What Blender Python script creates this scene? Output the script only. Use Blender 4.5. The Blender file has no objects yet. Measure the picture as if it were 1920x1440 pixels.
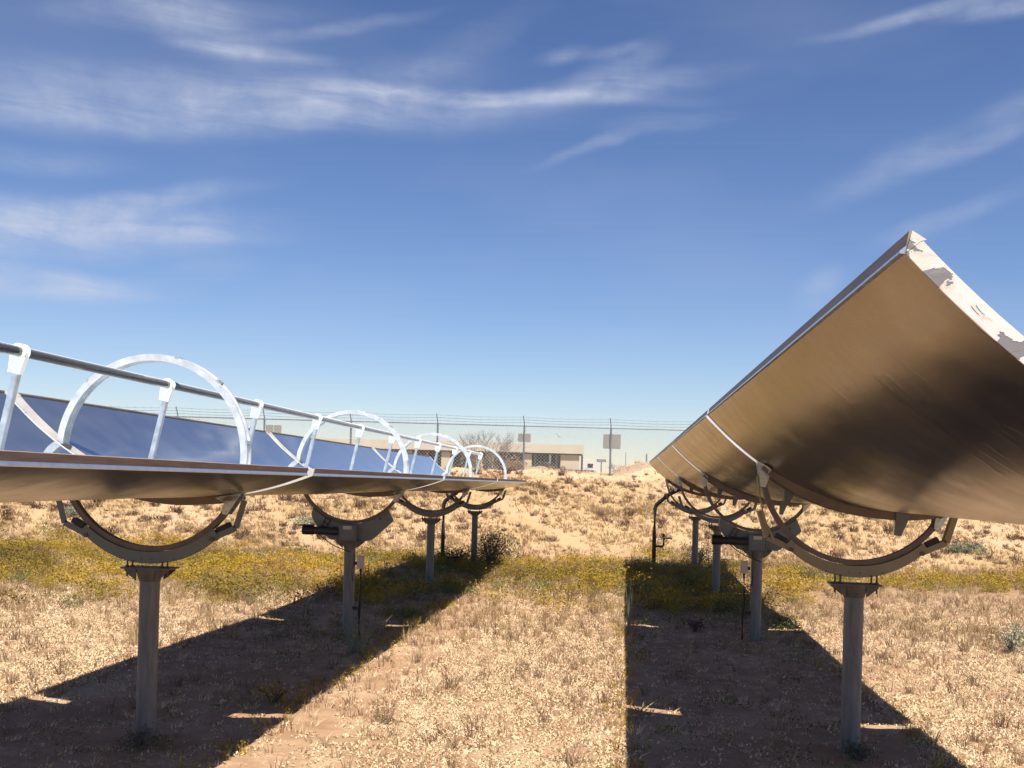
import bpy, bmesh, math, random
import numpy as np
from mathutils import Vector, Matrix

random.seed(7); rng = np.random.default_rng(7)
SC = bpy.context.scene
COL = SC.collection
R = math.radians

# ------------------------------------------------------------------ camera
YAW, ROLL, EYE = 0.1030, 0.0267, 2.0
FX, CY = 2000.0, 905.4
fwd = Vector((-math.sin(YAW), math.cos(YAW), 0))
r0 = Vector((math.cos(YAW), math.sin(YAW), 0))
u0 = Vector((0, 0, 1))
rt = r0 * math.cos(ROLL) + u0 * math.sin(ROLL)
up = -r0 * math.sin(ROLL) + u0 * math.cos(ROLL)
cam_d = bpy.data.cameras.new('camera'); cam = bpy.data.objects.new('camera', cam_d); COL.objects.link(cam)
m = Matrix((rt, up, -fwd)).transposed().to_4x4(); m.translation = Vector((0, 0, EYE))
cam.matrix_world = m
cam_d.sensor_fit = 'HORIZONTAL'; cam_d.sensor_width = 36
cam_d.lens = 36 * FX / 1920
cam_d.shift_y = (CY - 720) / 1920
cam_d.clip_start = 0.05; cam_d.clip_end = 20000
SC.camera = cam
SC.render.resolution_x, SC.render.resolution_y = 1024, 768

# ------------------------------------------------------------------ sun, sky
SUN = Vector((0.215, -0.51, 1.0)).normalized()
EL = math.asin(SUN.z); AZ = math.atan2(SUN.x, SUN.y)
sd = bpy.data.lights.new('sun', 'SUN'); sd.energy = 5.0; sd.angle = R(0.53); sd.color = (1.0, 0.93, 0.82)
so = bpy.data.objects.new('sun', sd); COL.objects.link(so)
so.rotation_euler = SUN.to_track_quat('Z', 'Y').to_euler(); so.location = (3, -7, 14)

world = bpy.data.worlds.new('World'); SC.world = world; world.use_nodes = True
wn, wl = world.node_tree.nodes, world.node_tree.links
wn.clear()
def W(t, **k):
    n = wn.new(t)
    for a, b in k.items(): setattr(n, a, b)
    return n
def wmath(op, a, b=None, clamp=False):
    n = W('ShaderNodeMath', operation=op, use_clamp=clamp)
    for i, v in enumerate((a, b)):
        if v is None: continue
        if isinstance(v, (int, float)): n.inputs[i].default_value = v
        else: wl.new(v, n.inputs[i])
    return n.outputs[0]
sky = W('ShaderNodeTexSky', sky_type='NISHITA'); sky.sun_disc = False
sky.sun_elevation = EL; sky.sun_rotation = AZ; sky.altitude = 0
sky.air_density = 1.1; sky.dust_density = 0.0; sky.ozone_density = 3.2
tc = W('ShaderNodeTexCoord'); sep = W('ShaderNodeSeparateXYZ'); wl.new(tc.outputs['Generated'], sep.inputs[0])
az = wmath('ARCTAN2', sep.outputs[0], sep.outputs[1]); el = wmath('ARCSINE', sep.outputs[2])
cmb = W('ShaderNodeCombineXYZ'); wl.new(az, cmb.inputs[0]); wl.new(el, cmb.inputs[1])
# wavy distortion of the sky coordinates so that the cirrus bands fray
dn = W('ShaderNodeTexNoise'); dn.inputs['Scale'].default_value = 7; dn.inputs['Detail'].default_value = 5
wl.new(cmb.outputs[0], dn.inputs['Vector'])
ds = W('ShaderNodeVectorMath', operation='SUBTRACT'); wl.new(dn.outputs['Color'], ds.inputs[0]); ds.inputs[1].default_value = (.5, .5, .5)
dm = W('ShaderNodeVectorMath', operation='MULTIPLY'); wl.new(ds.outputs[0], dm.inputs[0]); dm.inputs[1].default_value = (.075, .022, 0)
dc = W('ShaderNodeVectorMath', operation='ADD'); wl.new(cmb.outputs[0], dc.inputs[0]); wl.new(dm.outputs[0], dc.inputs[1])
def az_el(px, py):
    d = rt * ((px - 960) / FX) - up * ((py - CY) / FX) + fwd
    d.normalize(); return math.atan2(d.x, d.y), math.asin(d.z)
# cirrus bands: (centre x, y, half length, half width in photo pixels, angle deg, strength)
BANDS = [(560, 190, 470, 46, -2, .50), (250, 215, 420, 40, 3, .42), (900, 182, 400, 17, -2, .55), (1120, 175, 260, 30, 7, .36),
         (60, 175, 220, 60, 0, .30), (700, 160, 260, 50, 6, .24),
         (80, 425, 420, 58, 3, .74), (250, 380, 260, 26, 10, .34), (330, 440, 200, 18, -2, .30), (40, 525, 260, 34, -2, .64),
         (400, 60, 200, 50, -14, .36), (310, 20, 240, 32, 6, .30), (480, 95, 170, 15, -2, .34), (620, 50, 240, 16, 9, .20),
         (1160, 130, 110, 34, 24, .30), (1060, 105, 55, 18, 10, .28), (1150, 95, 60, 15, 12, .34),
         (1750, 18, 230, 14, 5, .36), (1900, 14, 130, 20, -4, .45), (1690, 300, 220, 36, 20, .20), (1780, 410, 170, 26, 14, .20),
         (1830, 270, 120, 22, 12, .24), (1110, 275, 140, 14, 16, .22), (1250, 230, 150, 18, 4, .18), (1520, 545, 60, 38, 35, .22),
         (60, 300, 190, 26, 4, .20), (1890, 210, 70, 30, 10, .18), (900, 80, 160, 40, 30, .10), (380, 510, 130, 26, 10, .12)]
tot = None
for (px, py, hl, hw, an, stg) in BANDS:
    a, e = az_el(px, py)
    mp = W('ShaderNodeMapping', vector_type='TEXTURE')
    mp.inputs['Location'].default_value = (a, e, 0); mp.inputs['Rotation'].default_value = (0, 0, R(an + 1.5))
    mp.inputs['Scale'].default_value = (hl / FX, hw / FX, 1)
    wl.new(dc.outputs[0], mp.inputs['Vector'])
    ln = W('ShaderNodeVectorMath', operation='LENGTH'); wl.new(mp.outputs[0], ln.inputs[0])
    mr = W('ShaderNodeMapRange', interpolation_type='SMOOTHERSTEP')
    for i, v in ((1, 0.0), (2, 1.35), (3, stg), (4, 0.0)): mr.inputs[i].default_value = v
    wl.new(ln.outputs['Value'], mr.inputs[0])
    tot = mr.outputs[0] if tot is None else wmath('MAXIMUM', wmath('MULTIPLY', wmath('ADD', tot, mr.outputs[0]), .93), wmath('MAXIMUM', tot, mr.outputs[0]))
fm = W('ShaderNodeMapping'); fm.inputs['Rotation'].default_value = (0, 0, R(-5)); fm.inputs['Scale'].default_value = (8, 46, 1)
wl.new(dc.outputs[0], fm.inputs['Vector'])
fn = W('ShaderNodeTexNoise'); fn.inputs['Scale'].default_value = 1; fn.inputs['Detail'].default_value = 11; fn.inputs['Roughness'].default_value = .68; fn.inputs['Distortion'].default_value = .5
wl.new(fm.outputs[0], fn.inputs['Vector'])
fr = W('ShaderNodeMapRange'); 
for i, v in ((1, .18), (2, .78), (3, .15), (4, 1.45)): fr.inputs[i].default_value = v
wl.new(fn.outputs['Fac'], fr.inputs[0])
# soft puffs inside the bands
pn = W('ShaderNodeTexNoise'); pn.inputs['Scale'].default_value = 22; pn.inputs['Detail'].default_value = 6; pn.inputs['Roughness'].default_value = .55
wl.new(dc.outputs[0], pn.inputs['Vector'])
pr = W('ShaderNodeMapRange')
for i, v in ((1, .3), (2, .7), (3, .55), (4, 1.25)): pr.inputs[i].default_value = v
wl.new(pn.outputs['Fac'], pr.inputs[0])
# thin veil over the whole sky
vm = W('ShaderNodeMapping'); vm.inputs['Scale'].default_value = (2.2, 7, 1); wl.new(dc.outputs[0], vm.inputs['Vector'])
vn = W('ShaderNodeTexNoise'); vn.inputs['Scale'].default_value = 1; vn.inputs['Detail'].default_value = 6; wl.new(vm.outputs[0], vn.inputs['Vector'])
vr = W('ShaderNodeMapRange'); 
for i, v in ((1, .45), (2, .8), (3, .0), (4, .16)): vr.inputs[i].default_value = v
wl.new(vn.outputs['Fac'], vr.inputs[0])
cov = wmath('MULTIPLY', wmath('MULTIPLY', tot, fr.outputs[0]), pr.outputs[0])
cov = wmath('ADD', cov, vr.outputs[0], clamp=True)
sk1 = W('ShaderNodeVectorMath', operation='MULTIPLY'); wl.new(sky.outputs[0], sk1.inputs[0]); sk1.inputs[1].default_value = (.1, .1, .1)
sk2 = W('ShaderNodeGamma'); wl.new(sk1.outputs[0], sk2.inputs[0]); sk2.inputs[1].default_value = 1.24
SKYTINT = W('ShaderNodeMix', data_type='RGBA', blend_type='MULTIPLY'); SKYTINT.inputs[0].default_value = 1
wl.new(sk2.outputs[0], SKYTINT.inputs[6]); SKYTINT.inputs[7].default_value = (12.0, 11.45, 13.1, 1)
mixc = W('ShaderNodeMix', data_type='RGBA'); wl.new(cov, mixc.inputs[0]); wl.new(SKYTINT.outputs[2], mixc.inputs[6]); mixc.inputs[7].default_value = (6.2, 6.7, 8.1, 1)
bg = W('ShaderNodeBackground'); bg.inputs['Strength'].default_value = 0.0515
wl.new(mixc.outputs[2], bg.inputs['Color'])
wo = W('ShaderNodeOutputWorld'); wl.new(bg.outputs[0], wo.inputs[0])

vs = SC.view_settings; vs.view_transform = 'Standard'; vs.look = 'None'; vs.exposure = 0.93; vs.gamma = 1; vs.use_curve_mapping = False
SC.render.engine = 'CYCLES'
cy = SC.cycles; cy.use_denoising = True; cy.max_bounces = 7; cy.glossy_bounces = 4; cy.diffuse_bounces = 3; cy.transmission_bounces = 6
cy.transparent_max_bounces = 8; cy.sample_clamp_indirect = 60; cy.blur_glossy = 1.0; cy.caustics_reflective = True; cy.caustics_refractive = False
cy.use_adaptive_sampling = True; cy.adaptive_threshold = 0.012

# ------------------------------------------------------------------ materials
class NT:
    def __init__(s, name):
        s.m = bpy.data.materials.new(name); s.m.use_nodes = True; s.n = s.m.node_tree.nodes; s.l = s.m.node_tree.links
        s.b = s.n['Principled BSDF']
    def node(s, t, **k):
        n = s.n.new(t)
        for a, b in k.items(): setattr(n, a, b)
        return n
    def put(s, v, sock):
        if isinstance(v, bpy.types.NodeSocket): s.l.new(v, sock)
        else: sock.default_value = v
    def coord(s, which='Object'): return s.node('ShaderNodeTexCoord').outputs[which]
    def noise(s, vec, scale, detail=4, rough=.55, dist=0, out='Fac'):
        n = s.node('ShaderNodeTexNoise'); s.put(vec, n.inputs['Vector']); n.inputs['Scale'].default_value = scale
        n.inputs['Detail'].default_value = detail; n.inputs['Roughness'].default_value = rough; n.inputs['Distortion'].default_value = dist
        return n.outputs[out]
    def voro(s, vec, scale, feature='F1', out='Distance'):
        n = s.node('ShaderNodeTexVoronoi', feature=feature); s.put(vec, n.inputs['Vector']); n.inputs['Scale'].default_value = scale
        return n.outputs[out]
    def scale(s, vec, sc, rot=(0, 0, 0)):
        n = s.node('ShaderNodeMapping'); s.put(vec, n.inputs['Vector']); n.inputs['Scale'].default_value = sc; n.inputs['Rotation'].default_value = rot
        return n.outputs[0]
    def rng(s, v, a, b, c=0., d=1., smooth=False):
        n = s.node('ShaderNodeMapRange'); s.put(v, n.inputs[0])
        if smooth: n.interpolation_type = 'SMOOTHSTEP'
        for i, x in ((1, a), (2, b), (3, c), (4, d)): n.inputs[i].default_value = x
        return n.outputs[0]
    def mix(s, f, a, b, mode='MIX'):
        n = s.node('ShaderNodeMix', data_type='RGBA', blend_type=mode); s.put(f, n.inputs[0])
        for v, i in ((a, 6), (b, 7)): s.put((*v, 1) if isinstance(v, tuple) and len(v) == 3 else v, n.inputs[i])
        return n.outputs[2]
    def ramp(s, f, stops):
        n = s.node('ShaderNodeValToRGB'); s.put(f, n.inputs[0]); e = n.color_ramp.elements
        while len(e) < len(stops): e.new(.5)
        for x, (p, c) in zip(e, stops): x.position = p; x.color = (*c, 1)
        return n.outputs[0]
    def math(s, op, a, b=0.):
        n = s.node('ShaderNodeMath', operation=op); s.put(a, n.inputs[0]); s.put(b, n.inputs[1]); return n.outputs[0]
    def attr(s, name, out='Fac'):
        n = s.node('ShaderNodeAttribute', attribute_name=name); return n.outputs[out]
    def bump(s, h, strength=.3, dist=.01, prev=None):
        n = s.node('ShaderNodeBump'); s.put(h, n.inputs['Height']); n.inputs['Strength'].default_value = strength; n.inputs['Distance'].default_value = dist
        if prev is not None: s.l.new(prev, n.inputs['Normal'])
        s.l.new(n.outputs[0], s.b.inputs['Normal']); return n.outputs[0]
    def set(s, color=None, rough=None, metal=None, spec=None, **k):
        if color is not None: s.put((*color, 1) if isinstance(color, tuple) and len(color) == 3 else color, s.b.inputs['Base Color'])
        if rough is not None: s.put(rough, s.b.inputs['Roughness'])
        if metal is not None: s.put(metal, s.b.inputs['Metallic'])
        if spec is not None: s.put(spec, s.b.inputs['Specular IOR Level'])
        for a, b in k.items(): s.put(b, s.b.inputs[a])
        return s.m

def simple(name, col, rough=.6, metal=0., var=.18, nscale=9, bump=.12, spec=.4, dark=None):
    t = NT(name); co = t.coord()
    n = t.noise(co, nscale, 6, .6)
    lo = tuple(c * (1 - var) for c in col) if dark is None else dark
    c = t.mix(t.rng(n, .3, .7), lo, tuple(min(1, c * (1 + var * .5)) for c in col))
    t.bump(t.noise(co, nscale * 9, 4), bump, .004)
    return t.set(c, t.rng(n, .3, .7, rough * .85, min(1, rough * 1.15)), metal, spec)

M = {}
# mirror (the concave face)
t = NT('mirror_film'); co = t.coord()
sp = t.rng(t.noise(co, 3, 8, .7), .66, .72)
t.bump(t.noise(t.scale(co, (1, .35, 1)), 2.2, 3), .05, .02)
M['mirror'] = t.set(t.mix(sp, (.56, .65, .69), (.50, .59, .64)), t.rng(t.noise(co, 14, 6), .3, .8, .025, .09), 1.0)
df = t.node('ShaderNodeBsdfDiffuse'); df.inputs['Color'].default_value = (.50, .45, .40, 1); mx = t.node('ShaderNodeMixShader')
t.l.new(t.rng(t.noise(co, 2.5, 8, .7), .3, .8, .035, .10), mx.inputs[0])
t.l.new(t.b.outputs[0], mx.inputs[1]); t.l.new(df.outputs[0], mx.inputs[2]); t.l.new(mx.outputs[0], t.n['Material Output'].inputs[0])
# back skin: mill-finish aluminium, dusty, softly reflecting the ground
t = NT('aluminium_back_skin'); co = t.coord()
big = t.noise(t.scale(co, (1, .5, 1)), 1.1, 3)
str_ = t.noise(t.scale(co, (3, .6, 3)), 6, 7, .65)
dirt = t.noise(co, 2.5, 9, .7)
spots = t.rng(t.voro(co, 9), .0, .035, 0, 1)
c = t.mix(t.rng(dirt, .35, .75), (.258, .224, .180), (.205, .176, .140))
c = t.mix(t.rng(t.noise(co, 1.3, 6, .6), .45, .75, 0, .6), c, (.285, .25, .20))
c = t.mix(spots, (.10, .07, .05), c)
ndl = t.bump(big, .22, .03); 
crease = t.noise(t.scale(co, (.35, 2.3, .35), (0, 0, .7)), 1.5, 2, .4, .6)
crz = t.rng(t.math('ABSOLUTE', t.math('SUBTRACT', crease, .5)), 0, .012, 1, 0)
t.bump(t.noise(co, 60, 5), .02, .004, t.bump(crz, .06, .008, ndl))
M['back'] = t.set(c, t.rng(dirt, .3, .75, .17, .29), 1.0)
t = NT('weathered_rim_aluminium'); co = t.coord(); n = t.noise(t.scale(co, (9, .6, 9)), 5, 7, .7)
t.bump(n, .15, .004)
M['rim'] = t.set(t.mix(t.rng(n, .35, .7), (.175, .135, .115), (.31, .25, .21)), t.rng(n, .3, .8, .5, .75), .1)
M['ledge'] = simple('bare_rim_ledge', (.62, .64, .68), .32, .85, .15, 14)
t = NT('white_end_paint'); co = t.coord(); n = t.noise(co, 6, 6)
t.bump(n, .2, .004); M['white'] = t.set(t.mix(t.rng(n, .35, .75), (.44, .42, .40), (.58, .57, .56)), .45, 0., .4)
t = NT('glossy_glare_white_clamp'); M['clamp'] = t.set((.86, .86, .85), .35, 0., .5)  # near-pure white puts the glare of focused sun into the clamp colour
# peeling white tape on the nearest panel end
t = NT('peeling_white_tape'); co = t.coord()
w = t.noise(t.scale(co, (1, 1, 1.6)), 5.5, 8, .55, .9); z = t.noise(co, 1.6, 2)
lim = t.rng(z, .38, .62, .58, .49)
peel = t.rng(t.math('SUBTRACT', w, lim), 0, .006)
edge = t.rng(t.math('ABSOLUTE', t.math('SUBTRACT', t.math('SUBTRACT', w, lim), -.012)), 0, .010, .8, 0)
c = t.mix(t.rng(t.noise(co, 2, 5), .45, .75), (.60, .59, .58), (.52, .46, .39))
c = t.mix(t.math('MULTIPLY', edge, t.rng(t.noise(co, 11, 3), .45, .6)), c, (.42, .36, .29)); c = t.mix(peel, c, (.17, .17, .18))
t.bump(t.math('SUBTRACT', w, peel), .8, .008)
M['peel'] = t.set(c, .5, 0., .3)
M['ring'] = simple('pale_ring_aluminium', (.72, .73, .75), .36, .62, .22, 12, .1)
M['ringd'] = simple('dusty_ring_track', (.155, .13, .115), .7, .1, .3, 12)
M['galv'] = simple('galvanised_steel', (.50, .54, .54), .42, .7, .30, 26, .1)
M['steel'] = simple('grey_painted_steel', (.138, .160, .155), .55, .15, .2, 7)
M['steelb'] = simple('beige_painted_steel', (.25, .215, .145), .6, .05, .2, 7)
M['rib'] = simple('dark_rib_steel', (.17, .14, .115), .6, .3, .25, 9)
M['bolt'] = simple('rusty_bolt_steel', (.12, .095, .08), .6, .5, .35, 40)
# steel pipe columns: galvanised grey with runs of rust and dust from the soil
t = NT('weathered_pipe_steel'); co = t.coord()
n = t.noise(t.scale(co, (6, 6, .8)), 4, 7, .65); g = t.noise(co, 22, 6)
c = t.mix(t.rng(n, .35, .7), (.11, .115, .12), (.185, .19, .19)); c = t.mix(t.rng(g, .55, .8, 0, .5), c, (.15, .11, .08))
c = t.mix(t.rng(t.math('ADD', t.math('MULTIPLY', n, .4), t.rng(t.node('ShaderNodeSeparateXYZ').outputs[2] if False else n, 0, 1)), .5, .9, 0, .3), c, (.22, .205, .185))
t.bump(g, .15, .004); M['pipe'] = t.set(c, .62, .2)
M['flange'] = simple('rust_streaked_flange', (.145, .13, .115), .65, .25, .45, 11, .2)
M['black'] = simple('black_insulation', (.018, .018, .02), .55, 0, .3, 20)
M['motor'] = simple('black_motor_paint', (.03, .032, .036), .45, 0, .3, 20)
M['box'] = simple('beige_plastic_box', (.50, .42, .36), .5, 0, .12, 8)
M['plate'] = simple('pale_name_plate', (.46, .42, .38), .5, 0, .15, 30)
M['wire'] = simple('yellow_green_wire', (.25, .27, .09), .5, 0, .1, 8)
t = NT('absorber_coating'); M['absorber'] = t.set((.010, .009, .009), .6, .0, .2)
t = NT('dusty_glow_edge_glass'); t.set((1, 1, 1), .0, 0.); t.b.inputs['Transmission Weight'].default_value = 1; t.b.inputs['IOR'].default_value = 1.45
df = t.node('ShaderNodeBsdfDiffuse'); df.inputs['Color'].default_value = (.85, .85, .85, 1); mx = t.node('ShaderNodeMixShader'); lw = t.node('ShaderNodeLayerWeight'); lw.inputs[0].default_value = .5; t.l.new(t.rng(t.math('POWER', lw.outputs['Facing'], 5.0), 0, 1, .015, .8), mx.inputs[0])  # white edges over the dusty glass imitate the glow of concentrated sunlight
t.l.new(t.b.outputs[0], mx.inputs[1]); t.l.new(df.outputs[0], mx.inputs[2]); t.l.new(mx.outputs[0], t.n['Material Output'].inputs[0]); M['glass'] = t.m
M['fpost'] = simple('galvanised_fence_pipe', (.20, .22, .25), .5, .4, .25, 10)
M['fwire'] = simple('galvanised_fence_wire', (.42, .44, .46), .45, .5, .2, 10)
M['signback'] = simple('dull_sign_back', (.33, .32, .29), .6, .2, .15, 6)
M['roof'] = simple('cream_roof_fascia', (.42, .39, .315), .7, 0, .10, .6)
M['wall'] = simple('tan_stucco', (.41, .365, .26), .85, 0, .12, .8)
M['bdark'] = simple('brown_trim', (.06, .045, .035), .7, 0, .2, 3)
t = NT('dark_window_glass'); M['win'] = t.set((.015, .018, .02), .08, 0., .6)
M['rv'] = simple('white_vehicle_paint', (.52, .52, .51), .35, 0, .05, 2)
M['tyre'] = simple('black_rubber', (.02, .02, .02), .8, 0, .2, 10)
M['bark'] = simple('grey_brown_bark', (.20, .155, .13), .9, 0, .35, 30)
M['twig'] = simple('purple_brown_twigs', (.155, .11, .095), .9, 0, .3, 30)

def foliage(name, stops, transl=.25, rough=.75):
    t = NT(name); a = t.attr('tint'); c = t.ramp(a, stops)
    t.set(c, rough, 0., .2)
    tr = t.node('ShaderNodeBsdfTranslucent'); t.l.new(c, tr.inputs['Color'])
    mx = t.node('ShaderNodeMixShader'); mx.inputs[0].default_value = transl
    t.l.new(t.b.outputs[0], mx.inputs[1]); t.l.new(tr.outputs[0], mx.inputs[2])
    out = t.n['Material Output']; t.l.new(mx.outputs[0], out.inputs[0]); return t.m
M['straw'] = foliage('dry_straw', [(0, (.16, .095, .05)), (.4, (.30, .20, .10)), (.75, (.44, .31, .16)), (1, (.56, .44, .27))])
M['litter'] = foliage('bleached_leaf_litter', [(0, (.30, .19, .115)), (.35, (.50, .36, .22)), (.7, (.66, .51, .33)), (1, (.74, .63, .43))], .1)
M['weed'] = foliage('dry_brown_weed', [(0, (.10, .058, .04)), (.5, (.21, .135, .08)), (1, (.36, .27, .15))])
M['yg'] = foliage('yellow_green_leaf', [(0, (.09, .06, .02)), (.3, (.25, .18, .03)), (.6, (.41, .28, .036)), (.85, (.46, .28, .038)), (1, (.48, .34, .06))], .3)
M['green'] = foliage('fresh_green_leaf', [(0, (.05, .065, .025)), (.5, (.13, .15, .045)), (1, (.25, .26, .07))], .3)
M['sage'] = foliage('sage_grey_leaf', [(0, (.10, .12, .08)), (.5, (.19, .22, .15)), (1, (.32, .34, .24))], .25)
M['dk'] = foliage('dark_bush_leaf', [(0, (.035, .04, .022)), (.5, (.085, .088, .05)), (1, (.17, .16, .09))], .2)
M['shrub'] = foliage('dead_shrub_twig', [(0, (.06, .03, .022)), (.5, (.125, .07, .048)), (1, (.23, .145, .10))], .1)

# ground sheet
t = NT('desert_soil'); co = t.coord()
band = t.attr('band'); slope = t.attr('slope'); mound = t.attr('mound')
big = t.noise(co, .35, 5, .6); mid = t.noise(co, 2.2, 7, .65); fine = t.noise(co, 26, 8, .75); vor = t.voro(t.scale(co, (1, 1, 1)), 38)
soil = t.mix(t.rng(mid, .3, .7), (.275, .16, .092), (.385, .245, .148))
soil = t.mix(t.rng(fine, .35, .7, 0, .6), soil, (.25, .155, .095))
sand = t.mix(t.rng(mid, .3, .7), (.40, .26, .155), (.50, .345, .215))
straw = t.mix(t.rng(fine, .3, .7), (.29, .195, .095), (.42, .295, .15))
near = t.mix(t.rng(t.noise(co, .9, 6, .7), .45, .62, 0, .7), soil, t.mix(t.rng(fine, .38, .62), soil, (.60, .45, .30)))
sl = t.mix(t.rng(t.math('ADD', t.math('MULTIPLY', big, .6), t.math('MULTIPLY', mid, .4)), .42, .58), sand, straw)
c = t.mix(slope, near, sl)
c = t.mix(t.math('MULTIPLY', band, t.rng(mid, .35, .6, .05, .7)), c, (.20, .14, .07))
c = t.mix(t.math('MULTIPLY', mound, t.rng(mid, .3, .6, .4, 1)), c, (.50, .345, .225))
t.bump(fine, .55, .03, t.bump(mid, .5, .10))
M['soil'] = t.set(c, .95, 0., .1)

# ------------------------------------------------------------------ mesh helpers
class MB:
    def __init__(s): s.v = []; s.f = []; s.mi = []; s.sm = []
    def add(s, vs, fs, mi=0, smooth=False):
        o = len(s.v); s.v += [tuple(p) for p in vs]
        for f in fs: s.f.append(tuple(i + o for i in f)); s.mi.append(mi); s.sm.append(smooth)
        return s
    def box(s, c, d, mi=0, rot=None):
        x, y, z = (k / 2 for k in d); b = min(d) * .12
        P = [Vector((sx * x, sy * y, sz * z)) for sx in (-1, 1) for sy in (-1, 1) for sz in (-1, 1)]
        if rot is not None: P = [rot @ p for p in P]
        P = [p + Vector(c) for p in P]
        return s.add(P, [(0, 1, 3, 2), (4, 6, 7, 5), (0, 4, 5, 1), (2, 3, 7, 6), (0, 2, 6, 4), (1, 5, 7, 3)], mi)
    def tube(s, p0, p1, r, r1=None, n=10, mi=0, caps=True):
        p0, p1 = Vector(p0), Vector(p1); r1 = r if r1 is None else r1
        q = (p1 - p0).to_track_quat('Z', 'Y'); vs = []
        for P, rr in ((p0, r), (p1, r1)):
            for k in range(n):
                a = 2 * math.pi * k / n; vs.append(P + q @ Vector((math.cos(a) * rr, math.sin(a) * rr, 0)))
        s.add(vs, [(k, (k + 1) % n, n + (k + 1) % n, n + k) for k in range(n)], mi, True)
        if caps: s.add(vs[:n], [tuple(reversed(range(n)))], mi); s.add(vs[n:], [tuple(range(n))], mi)
        return s
    def path(s, pts, r, n=8, mi=0):
        pts = [Vector(p) for p in pts]; rings = []
        for i, p in enumerate(pts):
            d = (pts[min(i + 1, len(pts) - 1)] - pts[max(i - 1, 0)]).normalized(); q = d.to_track_quat('Z', 'Y')
            rr = r[i] if isinstance(r, (list, tuple)) else r
            rings += [p + q @ Vector((math.cos(2 * math.pi * k / n) * rr, math.sin(2 * math.pi * k / n) * rr, 0)) for k in range(n)]
        fs = [(i * n + k, i * n + (k + 1) % n, (i + 1) * n + (k + 1) % n, (i + 1) * n + k) for i in range(len(pts) - 1) for k in range(n)]
        s.add(rings, fs, mi, True); s.add(rings[:n], [tuple(reversed(range(n)))], mi); s.add(rings[-n:], [tuple(range(n))], mi); return s
    def prism(s, poly, y0, y1, mi=0, smooth=False, y_mi=None):          # poly in (x,z), extruded along y
        n = len(poly); vs = [(x, y0, z) for x, z in poly] + [(x, y1, z) for x, z in poly]
        s.add(vs, [(k, k + n, (k + 1) % n + n, (k + 1) % n) for k in range(n)], mi, smooth)
        s.add(vs[:n], [tuple(range(n))], mi if y_mi is None else y_mi); s.add(vs[n:], [tuple(reversed(range(n)))], mi); return s
    def band(s, inner, outer, y0, y1, mi=0, face_mi=None, smooth=True):   # curved strip between two point rows (x,z)
        n = len(inner); a = [(x, y0, z) for x, z in inner]; b = [(x, y0, z) for x, z in outer]
        c = [(x, y1, z) for x, z in inner]; d = [(x, y1, z) for x, z in outer]
        f = mi if face_mi is None else face_mi
        s.add(a + b, [(i, i + 1, n + i + 1, n + i) for i in range(n - 1)], f)
        s.add(c + d, [(i + 1, i, n + i, n + i + 1) for i in range(n - 1)], mi)
        s.add(a + c, [(i + 1, i, n + i, n + i + 1) for i in range(n - 1)], mi, smooth)
        s.add(b + d, [(i, i + 1, n + i + 1, n + i) for i in range(n - 1)], mi, smooth)
        s.add([a[0], b[0], d[0], c[0]], [(0, 1, 2, 3)], mi); s.add([a[-1], b[-1], d[-1], c[-1]], [(3, 2, 1, 0)], mi); return s
    def mesh(s, name, mats):
        me = bpy.data.meshes.new(name); me.from_pydata(s.v, [], s.f)
        for mm in mats: me.materials.append(mm)
        me.polygons.foreach_set('material_index', s.mi); me.polygons.foreach_set('use_smooth', s.sm)
        bm = bmesh.new(); bm.from_mesh(me); bmesh.ops.recalc_face_normals(bm, faces=bm.faces); bm.to_mesh(me); bm.free()
        me.update(); return me
    def build(s, name, mats, parent=None, loc=None):
        if not isinstance(mats, (list, tuple)): mats = [mats]
        return link(name, s.mesh(name, mats), parent, loc)

def link(name, data, parent=None, loc=None):
    o = bpy.data.objects.new(name, data); COL.objects.link(o)
    if parent is not None: o.parent = parent
    if loc is not None: o.location = loc
    return o
def empty(name, loc, rot=(0, 0, 0)):
    o = link(name, None, None, loc); o.rotation_euler = rot; o.empty_display_size = .2; return o
def tag(o, label, cat, group=None, kind=None):
    o['label'] = label
    if cat: o['category'] = cat
    if group: o['group'] = group
    if kind: o['kind'] = kind
    return o
def kids(o): return [c for c in list(COL.objects) if c.parent == o]
def copy_tree(o, parent=None):
    c = o.copy(); COL.objects.link(c)
    if parent is not None: c.parent = parent
    for ch in kids(o): copy_tree(ch, c)
    return c

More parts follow.
